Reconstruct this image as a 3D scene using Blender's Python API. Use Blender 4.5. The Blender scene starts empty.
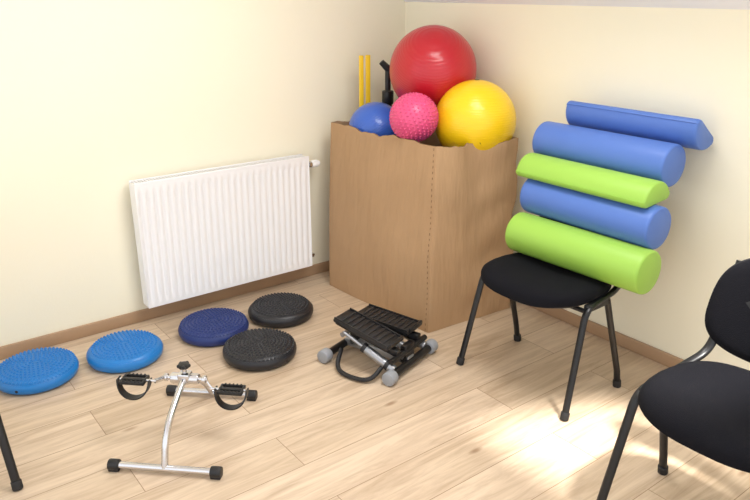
import bpy, bmesh, math, random
from mathutils import Vector, Matrix, Euler
random.seed(4)
sc=bpy.context.scene
sc.view_settings.view_transform='Standard'
sc.view_settings.look='None'

def lin(c):
    return tuple(((x/255)/12.92 if x/255<=.04045 else ((x/255+.055)/1.055)**2.4) for x in c)+(1.0,)
def mat(name,col,rough=.5,metal=0,bump=0,bscale=200,spec=.5,var=0,coat=0,sheen=0):
    m=bpy.data.materials.new(name);m.use_nodes=True;nt=m.node_tree;b=nt.nodes['Principled BSDF']
    b.inputs['Base Color'].default_value=lin(col);b.inputs['Roughness'].default_value=rough
    b.inputs['Metallic'].default_value=metal;b.inputs['Specular IOR Level'].default_value=spec
    b.inputs['Coat Weight'].default_value=coat
    tc=nt.nodes.new('ShaderNodeTexCoord')
    if bump or var:
        n=nt.nodes.new('ShaderNodeTexNoise');n.inputs['Scale'].default_value=bscale;n.inputs['Detail'].default_value=4
        nt.links.new(tc.outputs['Object'],n.inputs['Vector'])
    if bump:
        bu=nt.nodes.new('ShaderNodeBump');bu.inputs['Strength'].default_value=bump;bu.inputs['Distance'].default_value=.002
        nt.links.new(n.outputs['Fac'],bu.inputs['Height']);nt.links.new(bu.outputs[0],b.inputs['Normal'])
    if var:
        n2=nt.nodes.new('ShaderNodeTexNoise');n2.inputs['Scale'].default_value=5;n2.inputs['Detail'].default_value=5
        nt.links.new(tc.outputs['Object'],n2.inputs['Vector'])
        mx=nt.nodes.new('ShaderNodeMix');mx.data_type='RGBA'
        c=lin(col);mx.inputs[6].default_value=tuple(x*(1-var) for x in c[:3])+(1,);mx.inputs[7].default_value=tuple(min(1,x*(1+var)) for x in c[:3])+(1,)
        nt.links.new(n2.outputs['Fac'],mx.inputs[0]);nt.links.new(mx.outputs[2],b.inputs['Base Color'])
    return m

def ringmat(name,col,scale=40,strength=.35,rough=.3):
    m=mat(name,col,rough,coat=.25);nt=m.node_tree;b=nt.nodes['Principled BSDF']
    tc=nt.nodes.new('ShaderNodeTexCoord');w=nt.nodes.new('ShaderNodeTexWave');w.wave_type='BANDS';w.bands_direction='Z'
    w.inputs['Scale'].default_value=scale;bu=nt.nodes.new('ShaderNodeBump');bu.inputs['Strength'].default_value=strength;bu.inputs['Distance'].default_value=.002
    nt.links.new(tc.outputs['Object'],w.inputs['Vector']);nt.links.new(w.outputs['Fac'],bu.inputs['Height']);nt.links.new(bu.outputs[0],b.inputs['Normal'])
    return m

class B:
    def __init__(s,name,mats):
        s.name=name;s.mats=mats;s.v=[];s.f=[];s.mi=[];s.sm=[]
    def add(s,vs,fs,m=0,smooth=True,M=None):
        o=len(s.v)
        s.v+= [tuple(M@Vector(v)) if M is not None else tuple(v) for v in vs]
        for f in fs:
            s.f.append([i+o for i in f]);s.mi.append(m);s.sm.append(smooth)
    def box(s,c,size,m=0,rot=None,bev=.0,seg=2):
        bm=bmesh.new();bmesh.ops.create_cube(bm,size=1)
        bmesh.ops.scale(bm,vec=size,verts=bm.verts)
        if bev>0: bmesh.ops.bevel(bm,geom=bm.edges[:],offset=bev,segments=seg,profile=.5,affect='EDGES')
        M=Matrix.Translation(c)
        if rot is not None: M=M@(rot if isinstance(rot,Matrix) else Euler(rot).to_matrix().to_4x4())
        bm.verts.index_update()
        s.add([v.co.copy() for v in bm.verts],[[v.index for v in f.verts] for f in bm.faces],m,True,M);bm.free()
    def sweep(s,pts,r,m=0,n=14,closed=False,caps=True,ry=None,up=None):
        pts=[Vector(p) for p in pts];N=len(pts);rs=r if isinstance(r,(list,tuple)) else [r]*N
        T=[]
        for i in range(N):
            a=pts[(i-1)%N] if (closed or i>0) else pts[i];b=pts[(i+1)%N] if (closed or i<N-1) else pts[i]
            T.append((b-a).normalized())
        u=Vector(up) if up else (Vector((0,0,1)) if abs(T[0].z)<.9 else Vector((1,0,0)))
        u=(u-T[0]*u.dot(T[0])).normalized();vs=[];fs=[]
        for i in range(N):
            if up: u=Vector(up)
            u=(u-T[i]*u.dot(T[i])).normalized();w=T[i].cross(u)
            for k in range(n):
                a=2*math.pi*k/n
                vs.append(pts[i]+u*math.cos(a)*rs[i]+w*math.sin(a)*(ry if ry else rs[i]))
        for i in range(N if closed else N-1):
            for k in range(n):
                j=(i+1)%N
                fs.append([i*n+k,i*n+(k+1)%n,j*n+(k+1)%n,j*n+k])
        if caps and not closed:
            fs.append(list(range(n))[::-1]);fs.append([(N-1)*n+k for k in range(n)])
        s.add(vs,fs,m)
    def cyl(s,p0,p1,r,m=0,n=20,bev=0.0):
        p0=Vector(p0);p1=Vector(p1);d=(p1-p0).normalized()
        if bev: s.sweep([p0,p0+d*bev*.3,p0+d*bev,p1-d*bev,p1-d*bev*.3,p1],[r-bev,r-bev*.3,r,r,r-bev*.3,r-bev],m,n)
        else: s.sweep([p0,p1],r,m,n)
    def lathe(s,prof,c,m=0,n=48,M=None):
        vs=[];fs=[];P=len(prof)
        for (r,z) in prof:
            for k in range(n):
                a=2*math.pi*k/n;vs.append((c[0]+r*math.cos(a),c[1]+r*math.sin(a),c[2]+z))
        for i in range(P-1):
            for k in range(n): fs.append([i*n+k,i*n+(k+1)%n,(i+1)*n+(k+1)%n,(i+1)*n+k])
        fs.append(list(range(n))[::-1]);fs.append([(P-1)*n+k for k in range(n)])
        s.add(vs,fs,m,True,M)
    def pad(s,a,b,rings,m=0,n=56,e=3.2,fn=None):
        vs=[];fs=[];P=len(rings)
        for ins,z in rings:
            for k in range(n):
                t=2*math.pi*k/n;ct,st=math.cos(t),math.sin(t)
                x=math.copysign(abs(ct)**(2/e),ct)*(a-ins);y=math.copysign(abs(st)**(2/e),st)*(b-ins)
                p=(x,y,z);vs.append(fn(p) if fn else p)
        for i in range(P-1):
            for k in range(n): fs.append([i*n+k,i*n+(k+1)%n,(i+1)*n+(k+1)%n,(i+1)*n+k])
        fs.append(list(range(n))[::-1]);fs.append([(P-1)*n+k for k in range(n)])
        s.add(vs,fs,m)
    def sphere(s,c,r,m=0,seg=48,rg=32,M=None):
        vs=[];fs=[]
        for i in range(1,rg):
            p=math.pi*i/rg
            for k in range(seg):
                a=2*math.pi*k/seg;vs.append((c[0]+r*math.sin(p)*math.cos(a),c[1]+r*math.sin(p)*math.sin(a),c[2]+r*math.cos(p)))
        for i in range(rg-2):
            for k in range(seg): fs.append([i*seg+k,(i+1)*seg+k,(i+1)*seg+(k+1)%seg,i*seg+(k+1)%seg])
        t=len(vs);vs.append((c[0],c[1],c[2]+r));vs.append((c[0],c[1],c[2]-r))
        for k in range(seg):
            fs.append([t,k,(k+1)%seg]);fs.append([t+1,(rg-2)*seg+(k+1)%seg,(rg-2)*seg+k])
        s.add(vs,fs,m,True,M)
    def done(s,loc=(0,0,0),rotz=0,ang=38,rot=None,fix=True):
        me=bpy.data.meshes.new(s.name);me.from_pydata(s.v,[],s.f)
        for m in s.mats: me.materials.append(m)
        for p,i,sm in zip(me.polygons,s.mi,s.sm): p.material_index=i;p.use_smooth=sm
        if fix:
            bm=bmesh.new();bm.from_mesh(me);bmesh.ops.recalc_face_normals(bm,faces=bm.faces);bm.to_mesh(me);bm.free()
        me.set_sharp_from_angle(angle=math.radians(ang));me.update()
        o=bpy.data.objects.new(s.name,me);bpy.context.collection.objects.link(o)
        o.location=loc;o.rotation_euler=rot if rot else (0,0,rotz)
        return o

def fillet(pts,rad,n=6):
    pts=[Vector(p) for p in pts];out=[pts[0]]
    for i in range(1,len(pts)-1):
        a,b,c=pts[i-1],pts[i],pts[i+1]
        d1=min(rad,(a-b).length*.49);d2=min(rad,(c-b).length*.49)
        p=b+(a-b).normalized()*d1;q=b+(c-b).normalized()*d2
        for k in range(n+1):
            t=k/n;out.append(p*(1-t)**2+b*2*t*(1-t)+q*t*t)
    out.append(pts[-1]);return out

# ---------------- materials
def wallmat(name,col):
    m=mat(name,col,.85,bump=.15,bscale=90,spec=.2);return m
M_wall=wallmat('wall_paint_cream',(250,244,221))
M_ceil=wallmat('ceiling_paint_white',(244,244,248))
M_base=mat('baseboard_wood',(178,146,115),.45,var=.12)
M_white=mat('white_enamel',(247,247,248),.3)
M_greyin=mat('radiator_inner',(175,175,178),.6)
M_chrome=mat('chrome',(215,215,218),.18,metal=1)
M_black=mat('black_plastic',(24,24,26),.42)
M_blackm=mat('black_painted_metal',(20,20,22),.35)
M_fabric=mat('black_fabric',(20,20,25),.95,bump=.9,bscale=420,spec=.15)
M_rubber=mat('black_rubber',(30,29,31),.6)
M_greycap=mat('grey_rubber',(150,153,158),.55)
M_alu=mat('brushed_aluminium',(168,170,174),.35,metal=.8)
M_blue=mat('disc_blue',(28,122,198),.34)
M_navy=mat('disc_navy',(30,50,112),.38)
M_dblack=mat('disc_black',(34,34,38),.38)
M_fb=mat('foam_vinyl_blue',(82,118,194),.45,bump=.12,bscale=250)
M_fg=mat('foam_vinyl_green',(154,200,80),.45,bump=.12,bscale=250)
M_red=ringmat('ball_red',(186,22,38),30)
M_yel=ringmat('ball_yellow',(248,204,16),30)
M_bblue=ringmat('ball_blue',(54,100,196),30)
M_pink=mat('ball_pink',(222,80,128),.35)
M_stick=mat('stick_yellow',(245,205,30),.4)

# floor
def floormat():
    m=bpy.data.materials.new('laminate_floor');m.use_nodes=True;nt=m.node_tree;b=nt.nodes['Principled BSDF'];L=nt.links.new
    tc=nt.nodes.new('ShaderNodeTexCoord');mp=nt.nodes.new('ShaderNodeMapping');L(tc.outputs['Object'],mp.inputs[0])
    mp.inputs['Location'].default_value=(.3,.07,0)
    br=nt.nodes.new('ShaderNodeTexBrick');L(mp.outputs[0],br.inputs['Vector'])
    br.inputs['Scale'].default_value=1;br.inputs['Brick Width'].default_value=1.28;br.inputs['Row Height'].default_value=.192
    br.inputs['Mortar Size'].default_value=.0015;br.inputs['Mortar Smooth'].default_value=.3;br.offset=.37
    br.inputs['Color1'].default_value=lin((222,201,176));br.inputs['Color2'].default_value=lin((206,184,157));br.inputs['Mortar'].default_value=lin((158,130,104))
    mp2=nt.nodes.new('ShaderNodeMapping');mp2.inputs['Scale'].default_value=(1.3,15,1);L(tc.outputs['Object'],mp2.inputs[0])
    no=nt.nodes.new('ShaderNodeTexNoise');no.inputs['Scale'].default_value=2.0;no.inputs['Detail'].default_value=9;no.inputs['Roughness'].default_value=.66;no.inputs['Distortion'].default_value=.9
    va=nt.nodes.new('ShaderNodeVectorMath');va.operation='MULTIPLY_ADD';L(br.outputs['Color'],va.inputs[0]);va.inputs[1].default_value=(40,40,40);L(mp2.outputs[0],va.inputs[2])
    L(va.outputs[0],no.inputs['Vector'])
    cr=nt.nodes.new('ShaderNodeValToRGB');cr.color_ramp.elements[0].position=.32;cr.color_ramp.elements[0].color=(.53,.45,.38,1);cr.color_ramp.elements[1].position=.60;cr.color_ramp.elements[1].color=(1,1,1,1)
    L(no.outputs['Fac'],cr.inputs[0])
    mx=nt.nodes.new('ShaderNodeMix');mx.data_type='RGBA';mx.blend_type='MULTIPLY';mx.inputs[0].default_value=.62
    L(br.outputs['Color'],mx.inputs[6]);L(cr.outputs[0],mx.inputs[7])
    vo=nt.nodes.new('ShaderNodeTexVoronoi');vo.inputs['Scale'].default_value=2.3
    mp3=nt.nodes.new('ShaderNodeMapping');mp3.inputs['Scale'].default_value=(.8,2.2,1);L(tc.outputs['Object'],mp3.inputs[0]);L(mp3.outputs[0],vo.inputs['Vector'])
    cr2=nt.nodes.new('ShaderNodeValToRGB');cr2.color_ramp.elements[0].position=.02;cr2.color_ramp.elements[0].color=(.48,.36,.27,1);cr2.color_ramp.elements[1].position=.07;cr2.color_ramp.elements[1].color=(1,1,1,1)
    L(vo.outputs['Distance'],cr2.inputs[0])
    mx2=nt.nodes.new('ShaderNodeMix');mx2.data_type='RGBA';mx2.blend_type='MULTIPLY';mx2.inputs[0].default_value=.75
    L(mx.outputs[2],mx2.inputs[6]);L(cr2.outputs[0],mx2.inputs[7]);L(mx2.outputs[2],b.inputs['Base Color'])
    b.inputs['Roughness'].default_value=.34
    return m
# ---------------- room
def boxobj(name,lo,hi,m,bev=0):
    b=B(name,[m]);c=[(lo[i]+hi[i])/2 for i in range(3)];b.box(c,[hi[i]-lo[i] for i in range(3)],0,None,bev);return b.done()
boxobj('floor',(-4.2,-4.8,-.08),(.12,.12,0),floormat())
KH=1.43;SL=math.tan(math.radians(36));XR=-1.75;HC=KH-XR*SL
prof=[(-4.2,0),(.12,0),(.12,KH),(0,KH),(XR,HC),(-4.2,HC)]
b=B('wall_left',[M_wall]);n=len(prof)
b.add([(x,0,z) for x,z in prof]+[(x,.12,z) for x,z in prof],[list(range(n)),list(range(n,2*n))[::-1]]+[[i,(i+1)%n,n+(i+1)%n,n+i] for i in range(n)],0,False);b.done()
boxobj('wall_right',(0,-4.8,0),(.12,.0,KH),M_wall)
def slope(x): return KH-x*SL
wins=[(-1.10,-.50,-3.22,-2.60),(-1.45,-.6,-2.2,-1.2)]  # first: skylight for the sun; second: made-up opening added for the area lamp
ys=[-4.8,-3.22,-2.60,-2.2,-1.2,0.0]
b=B('ceiling_slope',[M_ceil])
def sslab(x0,x1,y0,y1):
    vs=[]
    for dz in (0,.16):
        vs+=[(x0,y0,slope(x0)+dz),(x1,y0,slope(x1)+dz),(x1,y1,slope(x1)+dz),(x0,y1,slope(x0)+dz)]
    b.add(vs,[[0,1,2,3],[7,6,5,4],[0,4,5,1],[1,5,6,2],[2,6,7,3],[3,7,4,0]],0,False)
for y0,y1 in zip(ys[:-1],ys[1:]):
    w=[q for q in wins if abs(q[2]-y0)<1e-6]
    if w:
        sslab(XR,w[0][0],y0,y1);sslab(w[0][1],0,y0,y1)
    else: sslab(XR,0,y0,y1)
b.done()
boxobj('ceiling',(-4.2,-4.8,HC),(XR,0,HC+.12),M_ceil)
for i,(x0,x1,y0,y1) in enumerate(wins):
    b=B('skylight_and_lamp_frame_%d'%(i+1),[M_white,M_base])  # the second frame is no known skylight, only added around the area lamp
    for (p,q) in [((x0,y0),(x1,y0)),((x1,y0),(x1,y1)),((x1,y1),(x0,y1)),((x0,y1),(x0,y0))]:
        P=Vector((p[0],p[1],slope(p[0])+.1));Q=Vector((q[0],q[1],slope(q[0])+.1))
        b.cyl(P,Q,.03,0,4)
    if i==1:
        b.add([(x0,y0,slope(x0)+.13),(x1,y0,slope(x1)+.13),(x1,y1,slope(x1)+.13),(x0,y1,slope(x0)+.13)],[[0,1,2,3]],0,False)  # closed blind, added to keep sun out of the made-up opening
    b.done(fix=False)
boxobj('baseboard_left',(-4.2,-.014,0),(0,0,.058),M_base,.004)
boxobj('baseboard_right',(-.014,-4.8,0),(0,-.014,.058),M_base,.004)

# ---------------- radiator
def radiator():
    b=B('radiator',[M_white,M_greyin,M_chrome])
    x0,x1,z0,z1=-1.61,-.71,.10,.69
    W=x1-x0;N=27;p=W/(N+.0)
    xs=[];yo=[]
    for i in range(N):
        for t,d in ((0,0),(.30,0),(.40,.35),(.5,.9),(.55,1),(.70,1),(.78,.9),(.9,.35)):
            xs.append(x0+(i+t)*p);yo.append(d)
    xs.append(x1);yo.append(0)
    zz=[(z0,0),(z0+.028,0),(z0+.045,1),(z1-.05,1),(z1-.033,0),(z1,0)]
    vs=[];fs=[];n=len(xs)
    for z,k in zz:
        for x,d in zip(xs,yo): vs.append((x,-.106+ .008*d*k,z))
    for j in range(len(zz)-1):
        for i in range(n-1): fs.append([j*n+i,j*n+i+1,(j+1)*n+i+1,(j+1)*n+i])
    b.add(vs,fs,0)
    b.box((x0+.001,-.072,(z0+z1)/2+.003),(.003,.066,z1-z0),0,None,.001,1)
    b.box((x1-.001,-.072,(z0+z1)/2+.003),(.003,.066,z1-z0),0,None,.001,1)
    b.box(((x0+x1)/2,-.045,(z0+z1)/2),(W-.01,.012,z1-z0-.02),0,None,.003,1)
    b.box(((x0+x1)/2,-.096,z0+.004),(W,.018,.008),0,None,.002,1)
    b.box(((x0+x1)/2,-.104,z1+.003),(W,.006,.012),0,None,.002,1)
    b.box(((x0+x1)/2,-.041,z1+.003),(W,.006,.012),0,None,.002,1)
    b.box(((x0+x1)/2,-.072,z1-.02),(W-.01,.055,.004),1)
    x=x0+.012
    while x<x1-.008:
        b.box((x,-.072,z1+.003),(.005,.06,.008),0);x+=.014
    for z in (z0+.05,z1-.1):
        for x in (x0+.15,x1-.15): b.box((x,-.02,z),(.03,.036,.05),0,None,.003,1)
    for i in range(30): b.box((x0+.02+i*(W-.04)/29,-.072,(z0+z1)/2),(.002,.04,z1-z0-.08),1)
    zt=z1-.045
    b.cyl((x1,-.07,zt),(x1+.03,-.07,zt),.011,2,16)
    b.cyl((x1+.03,-.07,zt),(x1+.03,-.002,zt),.009,2,16)
    b.cyl((x1+.03,-.012,zt),(x1+.03,-.001,zt),.022,0,20)
    b.cyl((x1+.018,-.07,zt),(x1+.034,-.07,zt),.016,2,20)
    b.cyl((x1+.034,-.07,zt),(x1+.072,-.07,zt),.019,0,24,.004)
    b.cyl((x1+.072,-.07,zt),(x1+.082,-.07,zt),.014,0,24,.003)
    b.cyl((x1,-.07,z0+.045),(x1+.03,-.07,z0+.045),.011,2,16)
    b.cyl((x1+.03,-.07,z0+.045),(x1+.03,-.002,z0+.045),.009,2,16)
    b.cyl((x1+.03,-.012,z0+.045),(x1+.03,-.001,z0+.045),.022,0,20)
    b.done()
radiator()

# ---------------- balance discs
def disc(name,x,y,r,m,rz=0):
    b=B(name,[m,M_rubber]);K=1.15
    pr=[(r*.80,.001),(r*.9,.002),(r*.965,.008),(r*.99,.017),(r,.026),(r*.99,.034),(r*.965,.039),(r*.955,.041),(r*.945,.0405),(r*.93,.044),(r*.86,.051),(r*.7,.056),(r*.45,.060),(r*.2,.0615),(r*.09,.0615),(r*.08,.059),(.002,.059)]
    pr=[(a,z*K) for a,z in pr]
    b.lathe(pr,(0,0,0),0,64)
    P=[(a/r,z) for a,z in pr[9:15]][::-1]
    def zt(q):
        q/=r
        for (a0,z0),(a1,z1) in zip(P[:-1],P[1:]):
            if a0<=q<=a1: return z0+(z1-z0)*(q-a0)/(a1-a0)
        return .06*K
    ring=0;q=r*.13
    while q<r*.93:
        n=int(2*math.pi*q/.0165)
        for k in range(n):
            a=2*math.pi*(k+.5*(ring%2))/n;cx,cy,cz=q*math.cos(a),q*math.sin(a),zt(q)-.0005
            rr=.0058;vs=[]
            for s2,h in ((1,0),(.86,.0035),(.45,.0065)):
                for j in range(7): vs.append((cx+rr*s2*math.cos(j*math.tau/7),cy+rr*s2*math.sin(j*math.tau/7),cz+h))
            b.add(vs,[[l*7+j,l*7+(j+1)%7,l*7+7+(j+1)%7,l*7+7+j] for l in (0,1) for j in range(7)]+[[14+j for j in range(7)]],0,True)
        ring+=1;q+=.0158
    b.cyl((r*.985,0,.025),(r*1.003,0,.025),.006,1,12)
    b.done((x,y,0),rz,fix=False,ang=60)
disc('balance_disc',-2.145,-.258,.160,M_blue,4)
disc('balance_disc',-1.800,-.312,.158,M_blue,2)
disc('balance_disc',-1.395,-.330,.160,M_navy,1)
disc('balance_disc',-1.055,-.357,.158,M_dblack,3)
disc('balance_disc',-1.330,-.650,.159,M_dblack,5)

# ---------------- cardboard box
def cardboard():
    m=mat('cardboard',(180,146,110),.8,var=.10,spec=.2);nt=m.node_tree;bs=nt.nodes['Principled BSDF']
    tc=nt.nodes.new('ShaderNodeTexCoord');w=nt.nodes.new('ShaderNodeTexNoise');w.inputs['Scale'].default_value=6
    mp=nt.nodes.new('ShaderNodeMapping');mp.inputs['Scale'].default_value=(4,4,.8);nt.links.new(tc.outputs['Object'],mp.inputs[0]);nt.links.new(mp.outputs[0],w.inputs['Vector'])
    bu=nt.nodes.new('ShaderNodeBump');bu.inputs['Strength'].default_value=.5;bu.inputs['Distance'].default_value=.014
    nt.links.new(w.outputs['Fac'],bu.inputs['Height']);nt.links.new(bu.outputs[0],bs.inputs['Normal'])
    m2=mat('cardboard_crease',(140,110,80),.9)
    m3=mat('cardboard_edge',(142,112,80),.9)
    bot=[(-.655,-.18),(-.612,-.935),(-.10,-.975),(-.10,-.15)]
    top=[(-.590,-.13),(-.562,-.905),(-.135,-.985),(-.10,-.13)]
    K=44;R=48
    b=B('cardboard_box',[m,m2,m3])
    def ring(j,off):
        t=j/R;pts=[]
        C=[Vector((bot[i][0]*(1-t)+top[i][0]*t,bot[i][1]*(1-t)+top[i][1]*t,0)) for i in range(4)]
        C[2]+=Vector((.010*math.sin(19*t+.5)+.005*math.sin(41*t),.005*math.sin(23*t),0))*math.sin(math.pi*t)
        C[1]+=Vector((.004*math.sin(13*t),-.003*math.sin(9*t),0))*math.sin(math.pi*t)
        C[0]+=Vector((-.006*math.sin(math.pi*t),0,0))
        cen=sum(C,Vector())/4
        for e in range(4):
            A,Bq=C[e],C[(e+1)%4];d=(Bq-A);nrm=Vector((d.y,-d.x,0)).normalized()
            if nrm.dot((A+Bq)/2-cen)<0: nrm=-nrm
            for k in range(K):
                s=k/K;env=math.sin(math.pi*s)
                bul=.012*env*math.sin(math.pi*t)+.004*math.sin(9*s+5*t+e*2)*env
                if e==1:
                    bul+=.009*math.sin(15*t+6*s+1)*s*env+.004*math.sin(27*t-8*s)*s*s*env*2
                    bul+=.020*math.sin(math.pi*s*2.6+.4)*t*t*env
                if e==0: bul+=.010*t*t*t*env
                p=A+d*s+nrm*(bul)-nrm*off
                if s<.02: p=A+ (cen-A).normalized()*(.003+off*1.4)
                zz=.86*t
                if t>.93:
                    q=(t-.93)/.07
                    zz+=q*(.008*math.sin(11*s+e*3)+.005*math.sin(33*s+e)+.003*math.sin(71*s)-(.016 if e==1 else 0)*env**2)*env
                pts.append((p.x,p.y,zz+.001))
        return pts
    n=4*K;vs=[];fs=[]
    for j in range(R+1): vs+=ring(j,0)
    for j in range(R):
        for k in range(n): fs.append([j*n+k,j*n+(k+1)%n,(j+1)*n+(k+1)%n,(j+1)*n+k])
    fs.append(list(range(n))[::-1]);b.add(vs,fs,0)
    vi=[]
    for j in range(R+1): vi+=ring(j,.008)
    b.add(vi,[list(reversed([j*n+k,j*n+(k+1)%n,(j+1)*n+(k+1)%n,(j+1)*n+k])) for j in range(R) for k in range(n)],0)
    vo=vs[R*n:]+vi[R*n:]
    b.add(vo,[[k,(k+1)%n,n+(k+1)%n,n+k] for k in range(n)],2)
    for j in range(34):
        t=(j+.5)/34
        J=min(R,round(t*R));rg=vs[J*n:(J+1)*n];P=Vector(rg[K-1])
        b.box((P.x-.0008,P.y,.86*t),(.002,.003,.010),1)
    b.done(ang=30,fix=False)
cardboard()

# ---------------- balls
M_ink=mat('ink_black',(50,44,20),.5)
def ball(name,c,r,m,rot=(.4,.3,0),nub=0,logo=False):
    b=B(name,[m,M_ink])
    b.sphere((0,0,0),r,0,64,40)
    b.cyl((0,0,r*.992),(0,0,r*1.004),.011,1 if logo else 0,16)
    if nub:
        for i in range(nub):
            z=1-2*(i+.5)/nub;a=i*2.399963;q=math.sqrt(1-z*z);d=Vector((q*math.cos(a),q*math.sin(a),z))
            b.sweep([d*r*.99,d*(r+.0025),d*(r+.0045)],[.0055,.0042,.0018],0,7)
    if logo:
        V=Vector((-.70,-.69,.166)).normalized();Rr=Vector((.796,-.606,0));U=Rr.cross(-V).normalized()
        if U.z<0: U=-U
        def P(a,bb): return (V*math.sqrt(max(0,1-a*a-bb*bb))+Rr*a+U*bb)*(r+.001)
        for i in range(9):
            t=i/8;a=.16+.42*t;bb=-.54+.34*t;q=.08
            segs=[[(0,0),(-.45,.7)],[(0,0),(-.45,.7),(.3,.9)],[(-.45,.7),(.5,.3),(0,0)]][i%3]
            b.sweep([P(a+x*q*.9,bb+y*q) for x,y in segs],.0026,1,6)
    return b.done(c,rot=rot,ang=50)
ball('exercise_ball',(-.245,-.51,1.128),.209,M_red,(.5,-.5,0))
ball('exercise_ball',(-.235,-.800,.922),.188,M_yel,(0,0,0),logo=True)
ball('exercise_ball',(-.434,-.306,.830),.139,M_bblue,(-.6,-.4,0))
ball('spiky_massage_ball',(-.502,-.678,.950),.108,M_pink,(.2,.4,0),nub=420)
ball('exercise_ball',(-.39,-.40,.185),.172,M_bblue)
ball('exercise_ball',(-.41,-.38,.518),.145,M_red)
ball('exercise_ball',(-.36,-.755,.185),.176,M_yel)
ball('exercise_ball',(-.36,-.735,.552),.180,M_bblue)
b=B('gymnastic_stick',[M_stick]);b.box((-.414,-.157,.592),(.024,.008,1.18),0,(0,0,-.3),.003);b.done()
b=B('gymnastic_stick',[M_stick]);b.box((-.372,-.157,.592),(.026,.008,1.18),0,(0,0,-.3),.003);b.done()
b=B('ball_pump',[M_black,M_greycap])
px,py=-.268,-.19
b.cyl((px,py,.01),(px,py,.95),.022,0,20,.004);b.cyl((px,py,.95),(px,py,1.10),.015,0,12)
b.sweep([(px-.03,py+.018,1.145),(px,py,1.11),(px+.045,py-.02,1.09)],[.015,.019,.016],0,12)
b.cyl((px,py,.93),(px,py,1.0),.03,0,20,.006)
b.done()

# ---------------- foam rollers
def dprofile(kind,r):
    pts=[]
    if kind=='full':
        for k in range(40):
            a=2*math.pi*k/40;pts.append((r*math.cos(a),r*math.sin(a)))
    else:
        rc=r*.26
        for k in range(31):
            a=math.pi*(.10+.80*k/30);pts.append((r*math.cos(a),r*math.sin(a)-r*.45))
        for k in range(7):
            a=math.pi*.93+(math.pi*.57)*k/6;pts.append((-r+rc+rc*math.cos(a),rc+rc*math.sin(a)-r*.45))
        for k in range(7):
            a=1.5*math.pi+math.pi*.57*k/6;pts.append((r-rc+rc*math.cos(a),rc+rc*math.sin(a)-r*.45))
    return pts
def roller(name,kind,r,x,z,y0,y1,roll,m,yaw=0):
    b=B(name,[m]);pr=dprofile(kind,r);n=len(pr);L=abs(y1-y0);vs=[];fs=[]
    st=[(-L/2,.90),(-L/2+.002,.95),(-L/2+.006,.985),(-L/2+.013,1),(L/2-.013,1),(L/2-.006,.985),(L/2-.002,.95),(L/2,.90)]
    for y,s in st:
        for p in pr: vs.append((p[0]*s,y,p[1]*s))
    for i in range(len(st)-1):
        for k in range(n): fs.append([i*n+k,i*n+(k+1)%n,(i+1)*n+(k+1)%n,(i+1)*n+k])
    fs.append(list(range(n)));fs.append([(len(st)-1)*n+k for k in range(n)][::-1])
    b.add(vs,fs,0)
    o=b.done((x,(y0+y1)/2,z),rot=(0,0,0),ang=45)
    o.rotation_mode='XYZ';o.rotation_euler=(0,roll,yaw)
roller('foam_roller','full',.083,-.410,.549,-1.26,-1.865,0,M_fg,.03)
roller('foam_roller','full',.080,-.335,.695,-1.25,-1.84,0,M_fb,.0)
roller('half_foam_roller','half',.082,-.325,.814,-1.21,-1.81,math.radians(-6),M_fg)
roller('foam_roller','full',.080,-.20,.893,-1.18,-1.785,0,M_fb)
roller('half_foam_roller','half',.081,-.100,.993,-1.245,-1.825,math.radians(216),M_fb)

# ---------------- chairs
def chair(x,y,rz):
    b=B('stacking_chair',[M_fabric,M_black,M_blackm,M_rubber])
    def seatfn(p):
        X,Y,Z=p
        Y*=1-.10*(X/.22) *1.0 if X>0 else 1
        Z+= -.010*math.exp(-((X-.03)**2+Y*Y)/.02) + .006*(abs(Y)/.24)**2
        if X<-.15: Z-= (abs(X)-.15)**2*3.5
        return (X,Y,Z+.428)
    b.pad(.218,.236,[(.03,-.016),(.012,-.014),(.0,-.004),(.0,.010),(.004,.022),(.014,.031),(.03,.036),(.06,.039),(.11,.039),(.17,.038)],0,64,3.0,seatfn)
    b.pad(.215,.233,[(.08,-.026),(.02,-.022),(.004,-.012),(.002,.002),(.01,.004)],1,64,3.0,seatfn)
    for s in (1,-1):
        Yl=s*.246
        pts=fillet([(-.183,s*.268,.006),(-.085,Yl,.412),(.12,Yl*.94,.425),(.228,s*.20,.46),(.295,s*.185,.74)],.05,7)
        b.sweep(pts,.0095,2,14,ry=.014)
        b.sweep([( .175,s*.256,.006),(.160,s*.256,.08),(.05,Yl*.98,.415)],.0095,2,14,ry=.014)
        b.cyl((-.185,s*.268,0),(-.177,s*.267,.03),.0165,3,16,.003)
        b.cyl((.177,s*.256,0),(.171,s*.256,.03),.0165,3,16,.003)
        b.box((-.01,Yl*.97,.408),(.13,.026,.028),1,None,.006)
    b.sweep([(-.08,-.239,.400),(-.08,.239,.400)],.009,2,12)
    b.sweep([(.07,-.239,.400),(.07,.239,.400)],.009,2,12)
    def backfn(p):
        Y,Z,D=p
        t=(Z)/.16
        Yw=Y*(1-.06*t)
        return (.292+.18*Z -D-.8*Y*Y, Yw, .618+Z)
    b.pad(.235,.165,[(.10,-.012),(.03,-.012),(.008,-.010),(.0,-.002),(.004,.004)],1,64,2.9,backfn)
    b.pad(.232,.162,[(.006,.0),(.0,.008),(.002,.016),(.010,.024),(.03,.029),(.07,.031),(.12,.032)],0,64,2.9,backfn)
    return b.done((x,y,0),rz)
chair(-.50,-1.495,math.radians(2))
chair(-.828,-2.425,math.radians(2))
chair(-2.64,-.78,math.radians(90))

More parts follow.
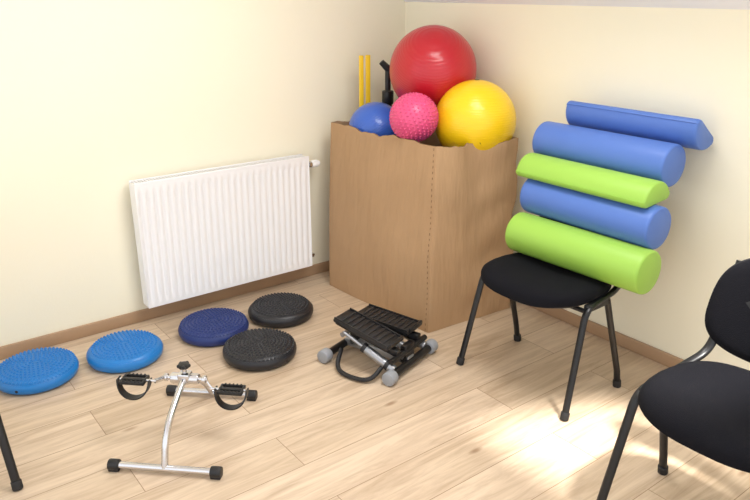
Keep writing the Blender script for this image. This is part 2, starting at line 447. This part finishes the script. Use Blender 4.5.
# ---------------- pedal exerciser
def pedals():
    b=B('pedal_exerciser',[M_chrome,M_black,M_rubber])
    for y,L in ((-.235,.375),(.235,.35)):
        b.cyl((-L/2,y,.020),(L/2,y,.020),.0115,0,16)
        for s in (1,-1):
            b.cyl((s*(L/2-.032),y,.020),(s*(L/2+.005),y,.020),.019,1,18,.004)
            b.box((s*(L/2-.014),y,.008),(.036,.03,.016),2,None,.003)
    b.sweep(fillet([(0,-.235,.022),(0,-.20,.14),(0,-.03,.218),(0,.0,.220)],.09,8),.0115,0,16)
    b.sweep(fillet([(0,.235,.022),(0,.17,.11),(0,.02,.218)],.08,8),.0115,0,16)
    H=.220
    b.cyl((-.05,0,H),(.05,0,H),.019,0,24,.004)
    b.box((0,0,H+.004),(.045,.04,.042),0,None,.008)
    b.cyl((0,0,H+.02),(0,0,H+.045),.008,0,12)
    b.lathe([(.008,0),(.019,.002),(.021,.008),(.019,.015),(.01,.018)],(0,0,H+.042),1,20)
    for k in range(5):
        a=k*2*math.pi/5;b.sphere((.018*math.cos(a),.018*math.sin(a),H+.052),.007,1,10,8)
    b.cyl((-.08,0,H),(.08,0,H),.0075,0,12)
    for s,dy,dz in ((-1,-.045,.010),(1,.0,-.035)):
        b.cyl((s*.062,0,H),(s*.076,0,H),.014,0,20,.003)
        b.sweep([(s*.069,0,H),(s*.080,dy*.6,H+dz*.6),(s*.09,dy,H+dz)],.009,0,12,ry=.005)
        b.cyl((s*.085,dy,H+dz),(s*.215,dy,H+dz),.0055,0,12)
        cz=H+dz;cx=s*.164
        b.box((cx,dy,cz),(.078,.018,.013),1,None,.005)
        for q in (1,-1):
            b.box((cx,dy+q*.024,cz),(.084,.009,.013),1,None,.003)
            b.box((cx+q*.040,dy,cz),(.009,.057,.014),1,None,.003)
            for j in range(5): b.box((cx-.028+j*.014,dy+q*.024,cz+.007),(.005,.008,.004),2)
        pts=[];h=.054
        for k in range(26):
            a=math.pi*(1.0+ k/25.0)
            zz=.060*math.sin(a)
            pts.append((cx+h*math.cos(a)*(1.0+.12*math.sin(-a*1.0)**2),dy+.35*zz,cz+.004+zz))
        w=.014;vs=[];fs=[]
        for p in pts:
            o=Vector((p[0]-cx,0,p[2]-cz)).normalized()*.005
            for oy,t in ((-w,0),(w,0),(w,1),(-w,1)):
                vs.append((p[0]+o.x*t,p[1]+oy,p[2]+o.z*t))
        for i in range(len(pts)-1):
            for k in range(4): fs.append([i*4+k,i*4+(k+1)%4,(i+1)*4+(k+1)%4,(i+1)*4+k])
        fs.append([0,1,2,3]);fs.append([len(vs)-4+k for k in range(4)])
        b.add(vs,fs,1)
    b.done((-1.805,-1.003,0),math.atan2(-.69,.72))
pedals()

# ---------------- mini stepper
def stepper():
    b=B('mini_stepper',[M_blackm,M_black,M_greycap,M_alu,M_rubber])
    for x in (-.165,.165):
        b.cyl((x,-.15,.03),(x,.15,.03),.017,0,16)
        for s in (1,-1):
            b.cyl((x,s*.14,.03),(x,s*.185,.03),.029,2,22,.006)
    b.box((0,0,.04),(.33,.05,.035),3,None,.006)
    PZ=.082
    b.box((.145,0,.07),(.03,.07,.08),0,None,.006)
    b.box((-.12,0,.08),(.035,.05,.10),0,None,.006)
    b.cyl((-.12,-.10,.115),(-.12,.10,.115),.011,3,14)
    b.cyl((.15,-.135,PZ),(.15,.135,PZ),.013,0,16)
    b.box((.02,0,.085),(.08,.045,.05),1,None,.01)
    for s,t in ((-1,math.radians(13)),(1,math.radians(3))):
        M=Matrix.Translation((.15,s*.085,PZ))@Matrix.Rotation(t,4,'Y')
        def bx(c,sz,m,bev=.004):
            b.box((M@Vector(c)),sz,m,M.to_3x3().to_4x4(),bev)
        bx((-.15,0,.02),(.30,.03,.03),0)
        bx((-.165,0,.050),(.28,.118,.020),1,.009)
        bx((-.165,0,.040),(.26,.10,.02),0,.004)
        for j in range(9): bx((-.060-j*.026,0,.061),(.012,.100,.005),4,.002)
        for q in (1,-1): bx((-.165,q*.055,.062),(.27,.006,.009),1,.002)
        bx((-.022,0,.066),(.012,.10,.022),1,.004)
        P0=Vector((.16,s*.125,.045));P1=M@Vector((-.24,s*.055,.02))
        mid=P0.lerp(P1,.6)
        b.cyl(P0,mid,.019,3,18,.003);b.cyl(mid,P1,.008,3,12)
        b.cyl(P0.lerp(P1,.1),P0.lerp(P1,.17),.021,4,18,.002)
        b.cyl(P0.lerp(P1,.55),P0.lerp(P1,.62),.021,4,18,.002)
        P2=Vector((.15,s*.03,.06));P3=M@Vector((-.20,-s*.045,.02));b.cyl(P2,P2.lerp(P3,.6),.016,3,16,.003);b.cyl(P2.lerp(P3,.6),P3,.007,3,12)
    for s in (1,-1):
        pts=[(.11,s*.13,.055),(.10,s*.21,.014),(.0,s*.225,.012),(-.08,s*.20,.014),(-.11,s*.12,.06)]
        b.sweep(fillet(pts,.06,8),.0095,4,10)
    b.done((-.93,-.975,0),math.atan2(-.95,.32),ang=35)
stepper()

# ---------------- camera
f=710.;T=math.atan(262/710.)
cd=bpy.data.cameras.new('camera');cd.lens=36*f/750;cd.sensor_width=36;cd.clip_start=.05
co=bpy.data.objects.new('camera',cd);bpy.context.collection.objects.link(co)
co.location=(-2.5935,-3.1344,1.5);co.rotation_euler=(math.pi/2-T,0,math.radians(52.716-90))
sc.camera=co
# ---------------- light
w=bpy.data.worlds.new('world');sc.world=w;w.use_nodes=True
bg=w.node_tree.nodes['Background'];bg.inputs[0].default_value=(.95,.97,1,1);bg.inputs[1].default_value=1.5
def light(name,kind,loc,target,energy,col=(1,1,1),size=1,sy=None,angle=0):
    l=bpy.data.lights.new(name,kind);l.energy=energy;l.color=col
    if kind=='AREA': l.shape='RECTANGLE';l.size=size;l.size_y=sy or size
    if kind=='SUN': l.angle=angle
    o=bpy.data.objects.new(name,l);bpy.context.collection.objects.link(o);o.location=loc
    d=Vector(target)-Vector(loc);o.rotation_euler=d.to_track_quat('-Z','Y').to_euler();return o
light('sun_light','SUN',(-1.2,-4,4),(-1.2+.05,-4+.45,3.0),9,(1,.97,.93),angle=math.radians(5.5))
light('added_soft_daylight','AREA',(-1.02,-1.7,slope(-1.02)+.08),(-1.02-.588,-1.7,slope(-1.02)+.08-.81),33,(1,.99,.97),.95,.95)  # area lamp added below the made-up second skylight for soft light from the right
